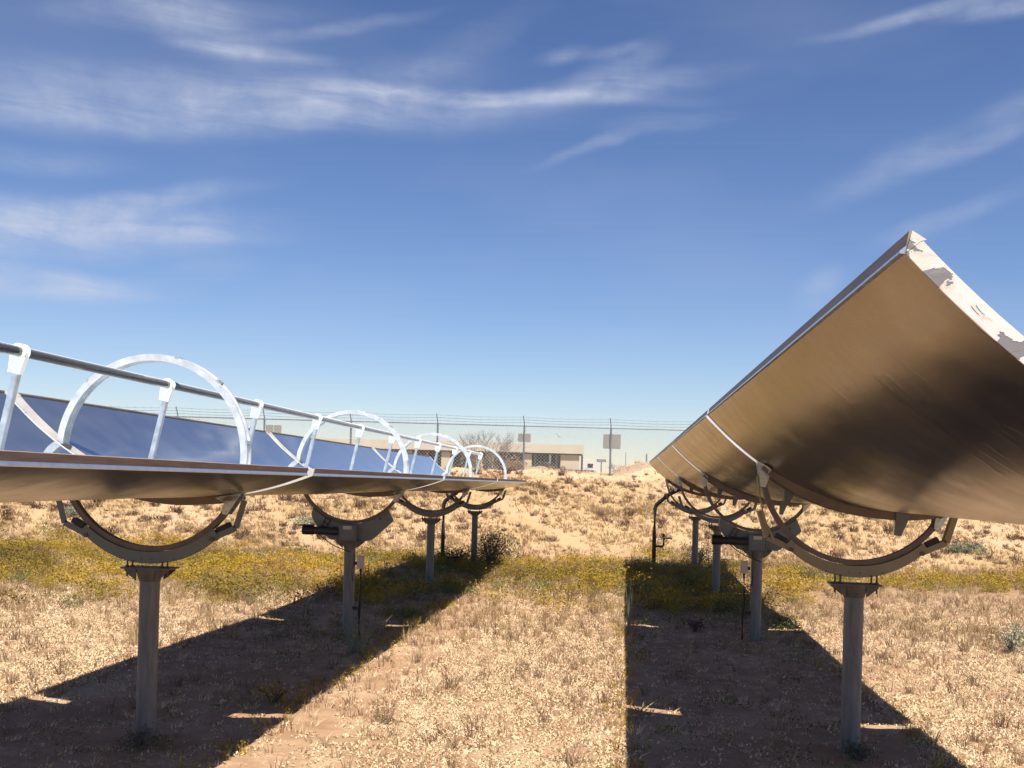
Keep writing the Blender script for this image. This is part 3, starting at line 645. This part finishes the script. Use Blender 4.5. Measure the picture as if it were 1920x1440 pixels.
def make_collector(X, Y0, n, label, sup_phase, first_mat, zc):
    root = empty('trough_collector', (X, Y0, zc), (0, TILT, 0)); tag(root, label, 'solar collector', 'rows of parabolic trough collectors')
    for k in range(n):
        a, b = k * S, (k + 1) * S
        reflector(a + (.02 if k == 0 and X < 0 else .06 if k == 0 else .085), b - (.02 if k == n - 1 else .085), root, first_mat if k == 0 else M['white'], k == 0)
    for k in range(1, n):
        tt = [-.655 + 1.31 * i / 24 for i in range(25)]
        MB().band([para(v, TH + .012) for v in tt], [para(v, TH + .030) for v in tt], k * S - .125, k * S + .125).build('gap_cover', M['rib'], root)
    # rings (all n+1), with brackets, tabs
    for k in range(1, n + 1):
        y = k * S
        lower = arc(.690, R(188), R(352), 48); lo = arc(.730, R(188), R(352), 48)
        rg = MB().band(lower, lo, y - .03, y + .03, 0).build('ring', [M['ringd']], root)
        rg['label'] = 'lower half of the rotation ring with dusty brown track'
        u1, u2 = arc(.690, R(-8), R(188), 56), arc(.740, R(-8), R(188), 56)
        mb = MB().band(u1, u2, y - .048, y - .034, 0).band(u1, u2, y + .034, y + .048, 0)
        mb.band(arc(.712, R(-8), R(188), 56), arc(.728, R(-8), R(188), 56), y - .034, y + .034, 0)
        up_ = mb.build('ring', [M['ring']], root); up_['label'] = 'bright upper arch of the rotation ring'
        for a in (20, 60, 88, 146):
            MB().box((math.cos(R(a)) * .738, y, math.sin(R(a)) * .738), (.014, .10, .03), rot=Matrix.Rotation(-R(a), 3, 'Y')).build('ring_clip', M['galv'], up_)
        for s_ in (-1, 1):
            tt = .70; px_, pz_ = para(tt, .042)
            for yy in (y - .052, y + .052):
                poly = [(px_ - .085, pz_ - .018), (px_ + .035, pz_ + .035), (px_ + .028, pz_ - .0), (px_ - .035, pz_ - .165), (px_ - .072, pz_ - .165)]
                br = MB().prism([(s_ * p, q_) for p, q_ in poly], yy - .004, yy + .004).build('ring_bracket', M['galv'], root)
                bo = MB()
                for dx_, dz_ in ((-.03, -.045), (-.045, -.10), (-.052, -.145)):
                    e = yy - .004 if yy < y else yy + .004
                    bo.tube((s_ * (px_ + dx_), e - .009, pz_ + dz_), (s_ * (px_ + dx_), e + .009, pz_ + dz_), .009, n=6)
                bo.build('bolt', M['galv'], br)
            # stiffening wing lying on the panel skin
            a = Vector((s_ * (px_ - .05), y - .058, pz_ - .037)); 
            MB().add([a, a + Vector((s_ * .10, 0, .06)), a + Vector((s_ * .03, -.26, .018)), a + Vector((s_ * .0, -.26, .0)), a + Vector((0, 0, -.05))], [(0, 1, 2, 3), (0, 3, 4)]).build('bracket_wing', M['galv'], root)
        for tt, dep in (((.36, .17), (-.42, .13)) if X > 0 else ((-.50, .11),) if k > 1 else ()):
            px_, pz_ = para(tt, .05)
            for yy in ((y - .16) if tt > 0 else (y + .15),):
                MB().prism([(px_ - .055, pz_), (px_ + .055, pz_ + .01), (px_ + .02, pz_ - dep), (px_ - .022, pz_ - dep)], yy - .018, yy + .018).build('stop_tab', M['steel'], root)
    # receiver
    tz = RZ0 + .765; tx = -.012
    y1 = n * S
    MB().tube((tx, .0, tz), (tx, y1 + .12, tz), 0.0180, n=20).build('absorber_tube', M['absorber'], root)
    gl = MB(); gl.tube((tx, .0, tz), (tx, y1 + .05, tz), .0300, n=28, caps=False).tube((tx, y1 + .05, tz), (tx, .0, tz), .0278, n=28, caps=False); gl.build('glass_envelope', M['glass'], root)
    y = sup_phase
    while y <= y1 + .05:
        vz = RZ0 + .004
        sup = MB().prism([(tx - .017, vz), (tx + .017, vz), (tx + .015, tz - .085), (tx - .015, tz - .085)], y - .006, y + .006)
        sup.box((tx + .018, y + .012, (vz + tz - .085) / 2), (.003, .036, tz - .085 - vz))
        so_ = sup.build('tube_support', M['ring'], root)
        MB().prism([(tx - .034, tz - .125), (tx + .034, tz - .125), (tx + .046, tz - .020), (tx - .046, tz - .020)], y - .02, y + .02).build('support_head', M['clamp'], so_)
        cl = MB(); aa = 24
        for (rr, w_, yo) in ((.041, .030, 0), (.046, .010, -.022), (.046, .010, .022)):
            cl.band(arc(.0305, 0, 2 * math.pi, aa, tx, tz), arc(rr, 0, 2 * math.pi, aa, tx, tz), y + yo - w_ / 2, y + yo + w_ / 2)
        cl.build('clamp_collar', M['clamp'], so_)
        MB().tube((tx - .03, y, vz), (tx - .03, y + .001, vz + .01), .03, n=8).build('foot_pad', M['white'], so_)
        y += S / 3
    return root
left = make_collector(XL, YL1 - S, 4, 'left row of parabolic troughs, mirrors facing up with ringed receiver tube', 0.0, M['white'], 2.147)
right = make_collector(XR, YR1 - S, 4, 'right row of parabolic troughs seen from below, with peeling white end tape', 0.0, M['peel'], 2.170)

# ------------------------------------------------------------------ pylons
def pipe_column(root, h):
    MB().tube((0, 0, -.15), (0, 0, h - .10), .073, n=28).build('column', M['pipe'], root)
    hd = MB(); hd.tube((0, 0, h - .105), (0, 0, h - .085), .078, .082, 24).tube((0, 0, h - .085), (0, 0, h - .012), .082, .105, 24)
    for a in (0, 180):
        s_ = 1 if a == 0 else -1
        hd.prism([(s_ * .075, h - .10), (s_ * .165, h - .028), (s_ * .165, h - .012), (s_ * .075, h - .012)], -.075, -.065).prism([(s_ * .075, h - .10), (s_ * .165, h - .028), (s_ * .165, h - .012), (s_ * .075, h - .012)], .065, .075)
    hd.build('column_head', M['flange'], root)
    MB().box((0, 0, h - .006), (.37, .20, .012)).build('top_flange', M['flange'], root)
def make_pylon(X, Y, label, paint):
    ZC = 2.147 if X < 0 else 2.168; h = 1.30; root = empty('support_pylon', (X, Y, gz(X, Y))); tag(root, label, 'pylon', 'pipe pylons with roller cradles')
    g0 = gz(X, Y); h -= g0; zc = ZC - g0
    pipe_column(root, h)
    n = 30; a0, a1 = R(228), R(312)
    inner = arc(.732, a0, a1, n, 0, zc); outer = []
    for i in range(n + 1):
        t_ = i / n; w_ = .088 * (.68 + .32 * math.sin(math.pi * t_)) ; a = a0 + (a1 - a0) * t_
        outer.append(((.732 + w_) * math.cos(a), zc + (.732 + w_) * math.sin(a)))
    cr = MB().band(inner, outer, -.045, -.038).band(inner, outer, .038, .045); cr.band([(x * .985, zc + (z - zc) * .985) for x, z in outer], outer, -.038, .038)
    c = cr.build('roller_cradle', paint, root)
    for a in (R(232), R(308)):
        x, z = .79 * math.cos(a), zc + .79 * math.sin(a); MB().tube((x, -.055, z), (x, .055, z), .017, n=10).build('roller_axle', M['bolt'], c)
    for x in (-.05, .03, .2, -.22): MB().tube((x, -.048, zc - .785 + .02 * abs(x)), (x, -.044, zc - .785 + .02 * abs(x)), .006, n=6).build('bolt', M['bolt'], c)
    for s_ in (-1, 1):
        gd = MB()
        P = [(s_ * .49, zc - .615), (s_ * .665, zc - .535), (s_ * .725, zc - .33)]
        for (a, b) in zip(P[:-1], P[1:]):
            dx_, dz_ = b[0] - a[0], b[1] - a[1]; L = math.hypot(dx_, dz_); nx_, nz_ = -dz_ / L * .022, dx_ / L * .022
            gd.prism([(a[0] - nx_, a[1] - nz_), (b[0] - nx_, b[1] - nz_), (b[0] + nx_, b[1] + nz_), (a[0] + nx_, a[1] + nz_)], -.036, -.028 + (.0 if True else 0)).prism([(a[0] + nx_ * .7, a[1] + nz_ * .7), (b[0] + nx_ * .7, b[1] + nz_ * .7), (b[0] + nx_, b[1] + nz_), (a[0] + nx_, a[1] + nz_)], -.028, .036)
        gd.build('guard_arm', paint, root)
        MB().box((s_ * .565, 0, zc - .535), (.10, .06, .04), rot=Matrix.Rotation(-s_ * R(28), 3, 'Y')).build('brush_block', M['black'], root)
        for dx_ in (.115, .155):
            b = MB().tube((s_ * dx_, -.05, h - .07), (s_ * dx_, -.05, zc - .80), .0075, n=6); b.tube((s_ * dx_, -.05, h + .0), (s_ * dx_, -.05, h + .014), .015, n=6).tube((s_ * dx_, -.05, h - .03), (s_ * dx_, -.05, h - .012), .015, n=6)
            b.build('hold_down_bolt', M['bolt'], root)
    return root
def make_drive(X, Y, label, paint):
    ZC = 2.147 if X < 0 else 2.168
    root = empty('drive_pylon', (X, Y, gz(X, Y))); tag(root, label, 'pylon', 'drive pylons with motor')
    g0 = gz(X, Y); h = 1.197 - g0; zc = ZC - g0
    pipe_column(root, h)
    a0, a1 = R(228), R(312); top = arc(.732, a0, a1, 26, 0, zc)
    def hous(y0, y1):
        # plate with concave top, built as a strip so that the concave face stays clean
        low = []
        pl = [(-.51, h + .33), (-.49, h + .26), (-.40, h + .13), (-.25, h + .004), (.27, h + .004), (.38, h + .10), (.56, h + .27)]
        cum = [0]
        for a, b in zip(pl[:-1], pl[1:]): cum.append(cum[-1] + math.hypot(b[0] - a[0], b[1] - a[1]))
        for i in range(27):
            s_ = cum[-1] * i / 26
            for j in range(len(pl) - 1):
                if s_ <= cum[j + 1] + 1e-9:
                    f_ = (s_ - cum[j]) / (cum[j + 1] - cum[j]); low.append((pl[j][0] + (pl[j + 1][0] - pl[j][0]) * f_, pl[j][1] + (pl[j + 1][1] - pl[j][1]) * f_)); break
        return top, low
    tp, lw = hous(0, 0)
    hs = MB().band(tp, lw, -.05, .05, smooth=False).build('drive_housing', paint, root)
    gb = MB().box((-.01, -.085, h + .105), (.20, .07, .20)); gb.prism([(-.125, h + .002), (-.112, h + .002), (-.112, h + .21), (-.125, h + .21)], -.125, -.05).prism([(.095, h + .002), (.108, h + .002), (.108, h + .21), (.095, h + .21)], -.125, -.05)
    gb.build('gearbox', paint, root)
    MB().box((-.01, -.123, h + .17), (.11, .004, .045)).build('name_plate', M['plate'], root)
    mo = MB().tube((-.58, -.10, h + .125), (-.13, -.10, h + .115), .050, n=18); m_ = mo.build('motor', M['motor'], root)
    MB().tube((-.60, -.10, h + .125), (-.46, -.10, h + .124), .061, n=18).build('motor_cover', M['black'], m_)
    MB().tube((-.34, -.10, h + .1225), (-.31, -.10, h + .1225), .057, n=18).tube((-.20, -.10, h + .119), (-.18, -.10, h + .119), .057, n=18).build('motor_flange', M['motor'], m_)
    MB().box((-.54, -.10, h + .19), (.15, .13, .012)).build('rain_hood', M['black'], root)
    cl = MB(); rot = Matrix.Rotation(R(28), 3, 'Y')
    for o_, d_2 in (((0, 0), (.012, .014, .13)), ((.062, 0), (.012, .014, .13)), ((.031, .058), (.074, .014, .012)), ((.031, -.058), (.074, .014, .012)), ((.031, 0), (.074, .014, .012))):
        v = rot @ Vector((o_[0], 0, o_[1])); cl.box((-.34 + v.x, -.062, h + .235 + v.z), d_2, rot=rot)
    cl.build('clamp_frame', M['bolt'], root)
    MB().tube((.40, -.06, h + .30), (.40, -.045, h + .30), .02, n=10).build('bolt', M['bolt'], hs)
    c = []
    for i in range(13):
        t_ = i / 12; c.append((-.40 + .34 * t_ + .1 * t_ * t_, -.16 + .02 * t_, h + .10 - .14 * math.sin(math.pi * .5 * min(1, t_ * 1.3)) - .10 * t_ * t_))
    MB().path(c, .007, 6).build('motor_cable', M['black'], root)
    return root
mats_l, mats_r = M['steel'], M['steelb']
for k in range(1, 5):
    y = YL1 + (k - 1) * S
    if k == 2: make_drive(XL, y, 'drive pylon of the left trough row with black motor', M['steel'])
    else: make_pylon(XL, y, {1: 'nearest pylon of the left row, grey cradle under the big ring', 3: 'third pylon of the left row, behind the drive pylon', 4: 'last pylon of the left row beside the dark bush'}[k], M['steel'])
for k in range(1, 5):
    y = YR1 + (k - 1) * S
    if k == 2: make_drive(XR, y, 'drive pylon of the right trough row with black motor', M['steel'])
    else: make_pylon(XR, y, {1: 'nearest pylon of the right row, tall column under beige cradle', 3: 'third pylon of the right row, behind the drive pylon', 4: 'last and smallest pylon of the right row'}[k], M['steelb'] if k < 2 else M['steel'])

# switch boxes on conduit beside the drive pylons
def switch_box(px_, py_, bx, label):
    r_ = empty('switch_box', (px_ + bx, py_, gz(px_, py_))); tag(r_, label, 'switch box', 'switch boxes beside the drive pylons')
    b = MB().box((0, 0, .955), (.088, .06, .165)); b.box((0, -.035, .955), (.074, .012, .145)); b.build('box', M['box'], r_)
    MB().path([(0, 0, -.05), (-.005, 0, .3), (.012, 0, .55), (0, 0, .88)], .017, 10).build('conduit', M['black'], r_)
    s_ = -1 if bx > 0 else 1
    MB().box((s_ * abs(bx) * .5 * .55, 0, .94), (abs(bx) * .42, .03, .04)).box((s_ * abs(bx) * .45, 0, .36), (abs(bx) * .55, .03, .04)).build('bracket', M['black'], r_)
    MB().path([(s_ * .055, -.03, .80), (s_ * .05, -.03, .70), (s_ * .10, -.03, .72), (s_ * .12, -.03, .95), (s_ * .11, -.03, 1.16)], .006, 6).build('cable', M['black'], r_)
switch_box(XL, YL1 + S - .02, .155, 'beige switch box on black conduit right of the left drive pylon')
switch_box(XR, YR1 + S - .02, -.165, 'beige switch box on black conduit left of the right drive pylon')
# drooping yellow-green wire on the right near ring
w_ = MB(); w_.path([(1.03, YR1 - .07, 2.10), (1.05, YR1 - .08, 1.95), (1.09, YR1 - .06, 1.78), (1.15, YR1 - .05, 1.66), (1.17, YR1 - .05, 1.61)], [.009, .006, .006, .007, .006], 6)
o = w_.build('ground_wire', M['wire']); tag(o, 'yellow green wire hanging from the right near ring to its cradle', 'wire')

# riser pipes at the far row ends
def riser(p, top, label, valve):
    x, y = p; r_ = empty('riser_pipe', (x, y, gz(x, y))); tag(r_, label, 'pipe', 'black riser pipes at the row ends')
    T = Vector(top) - Vector((x, y, gz(x, y)))
    zb = T.z - .42
    MB().path([(0, 0, -.1), (0, 0, zb * .5), (0, 0, zb - .1), (T.x * .06, T.y * .06, zb), (T.x * .5, T.y * .5, zb + (T.z - zb) * .62), (T.x * .8, T.y * .8, T.z - .05), tuple(T)], .050, 12).build('pipe', M['black'], r_)
    c = Vector((T.x * .40, T.y * .40, zb + (T.z - zb) * .50)); d = Vector((T.x, T.y, (T.z - zb))).normalized()
    MB().tube(c - d * .03, c + d * .03, 0.075, n=12).build('collar', M['black'], r_)
    if valve: MB().path([(0, 0, .48), (.2, 0, .48), (.235, 0, .52), (.235, 0, .80)], .026, 8).path([(.22, 0, .70), (.40, 0, .70), (.44, 0, .68)], .028, 8).build('valve_branch', M['black'], r_)
riser((-4.38, YL1 + 3 * S + .75), (-3.62, YL1 + 3 * S + .45, 1.94), 'black riser pipe at the far end of the left row', False)
riser((.83, YR1 + 3 * S + .75), (1.5, YR1 + 3 * S + .4, 1.98), 'black riser pipe with valve branch at the far end of the right row', True)

# ------------------------------------------------------------------ fence on the berm, in fence axes: l to the right, d away
def LD(l, d): return (l * math.cos(YAW) - d * math.sin(YAW), l * math.sin(YAW) + d * math.cos(YAW))
FD = 40.0; Z0 = 2.44; RAIL = 4.18
fence = empty('chain_link_fence', (*LD(0, FD), Z0), (0, 0, YAW)); tag(fence, 'tall chain link fence with barbed wire along the berm crest', 'fence')
NP = 9; P0 = (980.5 - 960) / FX * FD; SPc = 162.5 / FX * FD
for k in range(-NP, NP + 1):
    l = P0 + k * SPc; zb = gz(*LD(l, FD)) - Z0
    mb = MB().tube((l, 0, zb - .3), (l, 0, RAIL - Z0), .037, n=10); mb.path([(l, 0, RAIL - Z0 - .01), (l - .005, -.01, RAIL - Z0 + .05), (l - .05, -.09, RAIL - Z0 + .34)], .018, 6)
    mb.build('post', M['fpost'], fence)
LL, LR_ = P0 - NP * SPc, P0 + NP * SPc
MB().tube((LL, 0, RAIL - Z0 - .03), (LR_, 0, RAIL - Z0 - .03), .024, n=8).build('top_rail', M['fpost'], fence)
for i, (dy, dz) in enumerate(((-.05, .09), (-.10, .19), (-.15, .29))):
    mb = MB()
    for k in range(-NP, NP):
        l = P0 + k * SPc; mb.path([(l + SPc * q / 4, dy, RAIL - Z0 + dz - .035 * math.sin(math.pi * q / 4)) for q in range(5)], .0055, 4)
    x = LL
    while x < LR_: mb.box((x, dy, RAIL - Z0 + dz - .02), (.010, .028, .03)); x += .30
    mb.build('barbed_wire', M['fpost'], fence)
# woven wires
zt, zb = RAIL - Z0 - .03, .05; Hh = zt - zb; st = .125; Vm, Fm = [], []
rw = .0042
n = int((LR_ - LL) / st)
for sgn in (1, -1):
    for i in range(-int(Hh / st) - 1, n + 1):
        xb = LL + i * st; xa, xt = (xb, xb + Hh) if sgn > 0 else (xb + Hh, xb)
        za, zt2 = zb, zt
        # clip to fence ends
        def clip(xa, za, xt, zt_):
            for lim, side in ((LL, 1), (LR_, -1)):
                if (xa - lim) * side < 0 and (xt - lim) * side < 0: return None
                if (xa - lim) * side < 0: f_ = (lim - xa) / (xt - xa); xa, za = lim, za + (zt_ - za) * f_
                if (xt - lim) * side < 0: f_ = (lim - xa) / (xt - xa); xt, zt_ = lim, za + (zt_ - za) * f_
            return xa, za, xt, zt_
        c = clip(xa, za, xt, zt2)
        if c is None or abs(c[0] - c[2]) < .01: continue
        o_ = len(Vm); nx_, nz_ = (-.707, .707) if sgn > 0 else (.707, .707)
        for (px_, pz_) in ((c[0], c[1]), (c[2], c[3])):
            Vm += [(px_ + nx_ * rw, -.045, pz_ + nz_ * rw), (px_ - nx_ * rw, -.045, pz_ - nz_ * rw), (px_, -.045 - rw * 1.6 * sgn, pz_)]
        Fm += [(o_, o_ + 1, o_ + 4), (o_, o_ + 4, o_ + 3), (o_ + 1, o_ + 2, o_ + 5), (o_ + 1, o_ + 5, o_ + 4), (o_ + 2, o_, o_ + 3), (o_ + 2, o_ + 3, o_ + 5)]
cm = link('chain_link_mesh', fast_mesh('chain_link_mesh', np.array(Vm), np.array(Fm), [M['fwire']]), fence); cm['kind'] = 'stuff'
def sign(px, py, w, h, label):
    l = (px - 960) / FX * FD; hz = 911.0 - (1166.6 - px) * .0267
    z = EYE + (hz - py) / FX * FD
    r_ = empty('sign_board', (*LD(l, FD + .055), z), (0, 0, YAW)); tag(r_, label, 'sign', 'sign boards wired to the fence')
    pl = MB().prism([(-w / 2 + .02, -h / 2), (w / 2 - .02, -h / 2), (w / 2, -h / 2 + .02), (w / 2, h / 2 - .02), (w / 2 - .02, h / 2), (-w / 2 + .02, h / 2), (-w / 2, h / 2 - .02), (-w / 2, -h / 2 + .02)], -.004, .004)
    pl.build('panel', M['signback'], r_)
    ti = MB()
    for sx in (-1, 1):
        for sz in (-1, 1): ti.tube((sx * (w / 2 - .04), -.02, sz * (h / 2 - .04)), (sx * (w / 2 - .04), .006, sz * (h / 2 - .04)), .008, n=6)
    ti.build('wire_tie', M['fwire'], r_)
sign(1145.5, 828, .66, .54, 'large grey sign back on the fence post right of the building')
sign(981, 821, .48, .32, 'small grey sign back on the fence post before the building')
sign(502.5, 805, .28, .34, 'small sign back left of its neighbour on the fence above the left mirrors')
sign(517.5, 806, .28, .36, 'slightly lower sign back on the fence, right of its pair')
l = (1046 - 960) / FX * FD; zt_ = EYE + (908 - 817) / FX * FD
o = MB().path([(-.10, 0, .09), (-.03, 0, -.02), (0, 0, -.06), (.03, 0, -.05), (.09, 0, -.07)], [.006, .010, .012, .009, .003], 5).build('caught_twig', M['twig'], None, (*LD(l, FD - .07), zt_)); o.rotation_euler = (0, 0, YAW)
tag(o, 'bent dark twig caught in the chain link fence', 'twig')

# ------------------------------------------------------------------ beyond the fence
BD = 100.0
def lx(px, d=BD): return (px - 960) / FX * d
bl = empty('low_building', (*LD(lx(870), BD), gz(*LD(lx(870), BD)) - .2), (0, 0, YAW)); tag(bl, 'long low tan building with flat cream roof beyond the fence', 'building')
bz = bl.location.z; W_ = lx(1093) - lx(870); WL = lx(560) - lx(870)
HB = 5.72 - bz
MB().box(((WL + W_) / 2, 5.4, HB - .42), (W_ - WL, 11.1, .84)).build('roof', M['roof'], bl)
MB().box(((WL + W_) / 2, 5.4, HB - .90), (W_ - WL - .3, 10.8, .10)).build('soffit', M['bdark'], bl)
MB().box(((WL + W_) / 2 - .2, 6.2, (HB - .95) / 2), (W_ - WL - 1.2, 9.0, HB - .95)).build('wall', M['wall'], bl)
# wall piers standing forward, dark glazing between them
piers = [(520, 560), (590, 612), (640, 662), (700, 724), (748, 770), (826, 843), (884, 905), (915, 932), (981, 996), (1050, 1085)]
for a, b in piers:
    MB().box(((lx(a) + lx(b)) / 2 - lx(870), .9, (HB - .95) / 2), (lx(b) - lx(a), 1.4, HB - .951)).build('pier', M['wall'], bl)
edges = [p for p in piers]
for (a, b), (c_, d_3) in zip(edges[:-1], edges[1:]):
    if c_ - b < 6: continue
    w0, w1 = lx(b) - lx(870) + .02, lx(c_) - lx(870) - .02
    f_ = MB(); 
    for q in range(4): f_.box((w0 + (w1 - w0) * q / 3, 1.62, 1.6), (.07, .06, 2.7))
    f_.box(((w0 + w1) / 2, 1.62, 2.6), (w1 - w0, .05, .07)); fo = f_.build('window_frame', M['bdark'], bl)
    MB().box(((w0 + w1) / 2, 1.67, 1.5), (w1 - w0, .03, 2.6)).build('window_pane', M['win'], fo)
for px in (866, 1002, 1030, 1042, 1090, 800, 760, 690):
    MB().box((lx(px) - lx(870), .02, (HB - .95) / 2), (.18, .18, HB - .95)).build('porch_post', M['bdark'] if px != 1030 else M['fpost'], bl)
# vehicle behind the right end
v = empty('camper_trailer', (*LD(lx(1102, 108), 108), gz(*LD(lx(1102, 108), 108)) - .1), (0, 0, YAW)); tag(v, 'white camper trailer parked behind the right end of the building', 'trailer')
HZ = EYE + (909 - 859) / FX * 108 - v.location.z
prof = [(-2.2, .55), (.68, .55), (.76, 1.3), (.73, HZ - .8), (.55, HZ - .28), (.2, HZ), (-2.2, HZ)]
MB().prism(prof, 0, 2.4).build('body', M['rv'], v)
MB().box((.2, -.01, HZ - .75), (.55, .04, .40)).build('window', M['win'], v)
MB().box((-.6, -.012, 1.2), (2.4, .03, .12)).build('stripe', M['bdark'], v)
for wx in (-.9, .1):
    MB().tube((wx, .05, .36), (wx, .35, .36), .36, n=16).build('wheel', M['tyre'], v)
# posts beyond
def pole(px, top, d, r_, label, cross=None):
    x, y = LD(lx(px, d), d); z = gz(x, y); hz = 911 - (1166.6 - px) * .0267; H = EYE + (hz - top) / FX * d - z
    r = empty('utility_post', (x, y, z), (0, 0, YAW)); tag(r, label, 'post')
    MB().tube((0, 0, -.3), (0, 0, H), r_, n=8).build('post', M['fpost'], r)
    if cross: MB().box((cross[0], 0, H - cross[1]), (cross[2], .12, cross[3])).build('cross_arm', M['fpost'], r)
pole(1211, 851, 80, .06, 'thin pole beyond the fence near the right trough end', (.35, 1.0, .7, .07))
pole(1172, 848, 90, .03, 'very thin mast beyond the mound right of the big sign')
pole(1126.5, 862, 85, .05, 'short pole with flat top panel right of the white trailer', (0, .08, .75, .22))

def twiggy(px, top, d, spread, n, label, base_px=None):
    x, y = LD(lx(px, d), d); z = gz(x, y); hz = 911 - (1166.6 - px) * .0267; H = EYE + (hz - top) / FX * d - z
    r = empty('leafless_tree', (x, y, z), (0, 0, YAW)); tag(r, label, 'tree')
    tr, tw_ = MB(), MB()
    def grow(p, dr, L, rad, lv):
        q = p + dr * L; mid = (p + q) / 2 + Vector((rng.normal(), rng.normal(), 0)) * L * .05
        (tr if lv == 0 else tw_).path([p, mid, q], [rad, rad * .85, rad * .65], 5 if lv < 2 else 3)
        if lv < 3:
            for _ in range(3 if lv < 2 else 3):
                nd = (dr + Vector((rng.normal(), rng.normal(), rng.normal() * .5)) * .42); nd.normalize(); grow(mid.lerp(q, .3 + .7 * rng.random()), nd, L * .66, rad * .6, lv + 1)
    for i in range(n):
        a = (i + rng.random()) / n; dx_ = (a - .5) * 2
        dr = Vector((dx_ * spread / H * .75, rng.normal() * .25, 1)).normalized(); grow(Vector((dx_ * spread * .22, rng.normal() * .2, -.1)), dr, H * .46, .016, 0)
    tr.build('trunk', M['twig'], r); tw_.build('crown', M['twig'], r)
twiggy(915, 795, 46, 2.0, 17, 'wide leafless shrub tree behind the fence before the building')
twiggy(352, 775, 47, .9, 6, 'sparse leafless shrub behind the fence above the left mirrors')
twiggy(1150, 862, 44, .3, 3, 'tiny bare twigs behind the mound')
def farbush(px, d, rx, rz, mat, label, tb=.5, n=900, sz=.05):
    x, y = LD(lx(px, d), d); bush('green_bush', label, x, y, rx, rz, n, sz, mat, 10, tb)
farbush(927, 47, .75, .85, M['dk'], 'wide green bush before the building, left of the small sign', .75)
farbush(882, 48, .45, .75, M['dk'], 'round green bush before the building, leftmost', .7)
farbush(963, 46, .55, .62, M['weed'], 'dry yellow brown bush before the building below the small sign', .8)
farbush(1020, 46.5, .5, .42, M['dk'], 'dull green bush before the dark windows', .55)
farbush(1044, 45, .42, .26, M['shrub'], 'low rusty brown brush on the crest', .6, 500)
farbush(1066, 44, .4, .2, M['shrub'], 'low brown brush before the right wall pier', .8, 300)
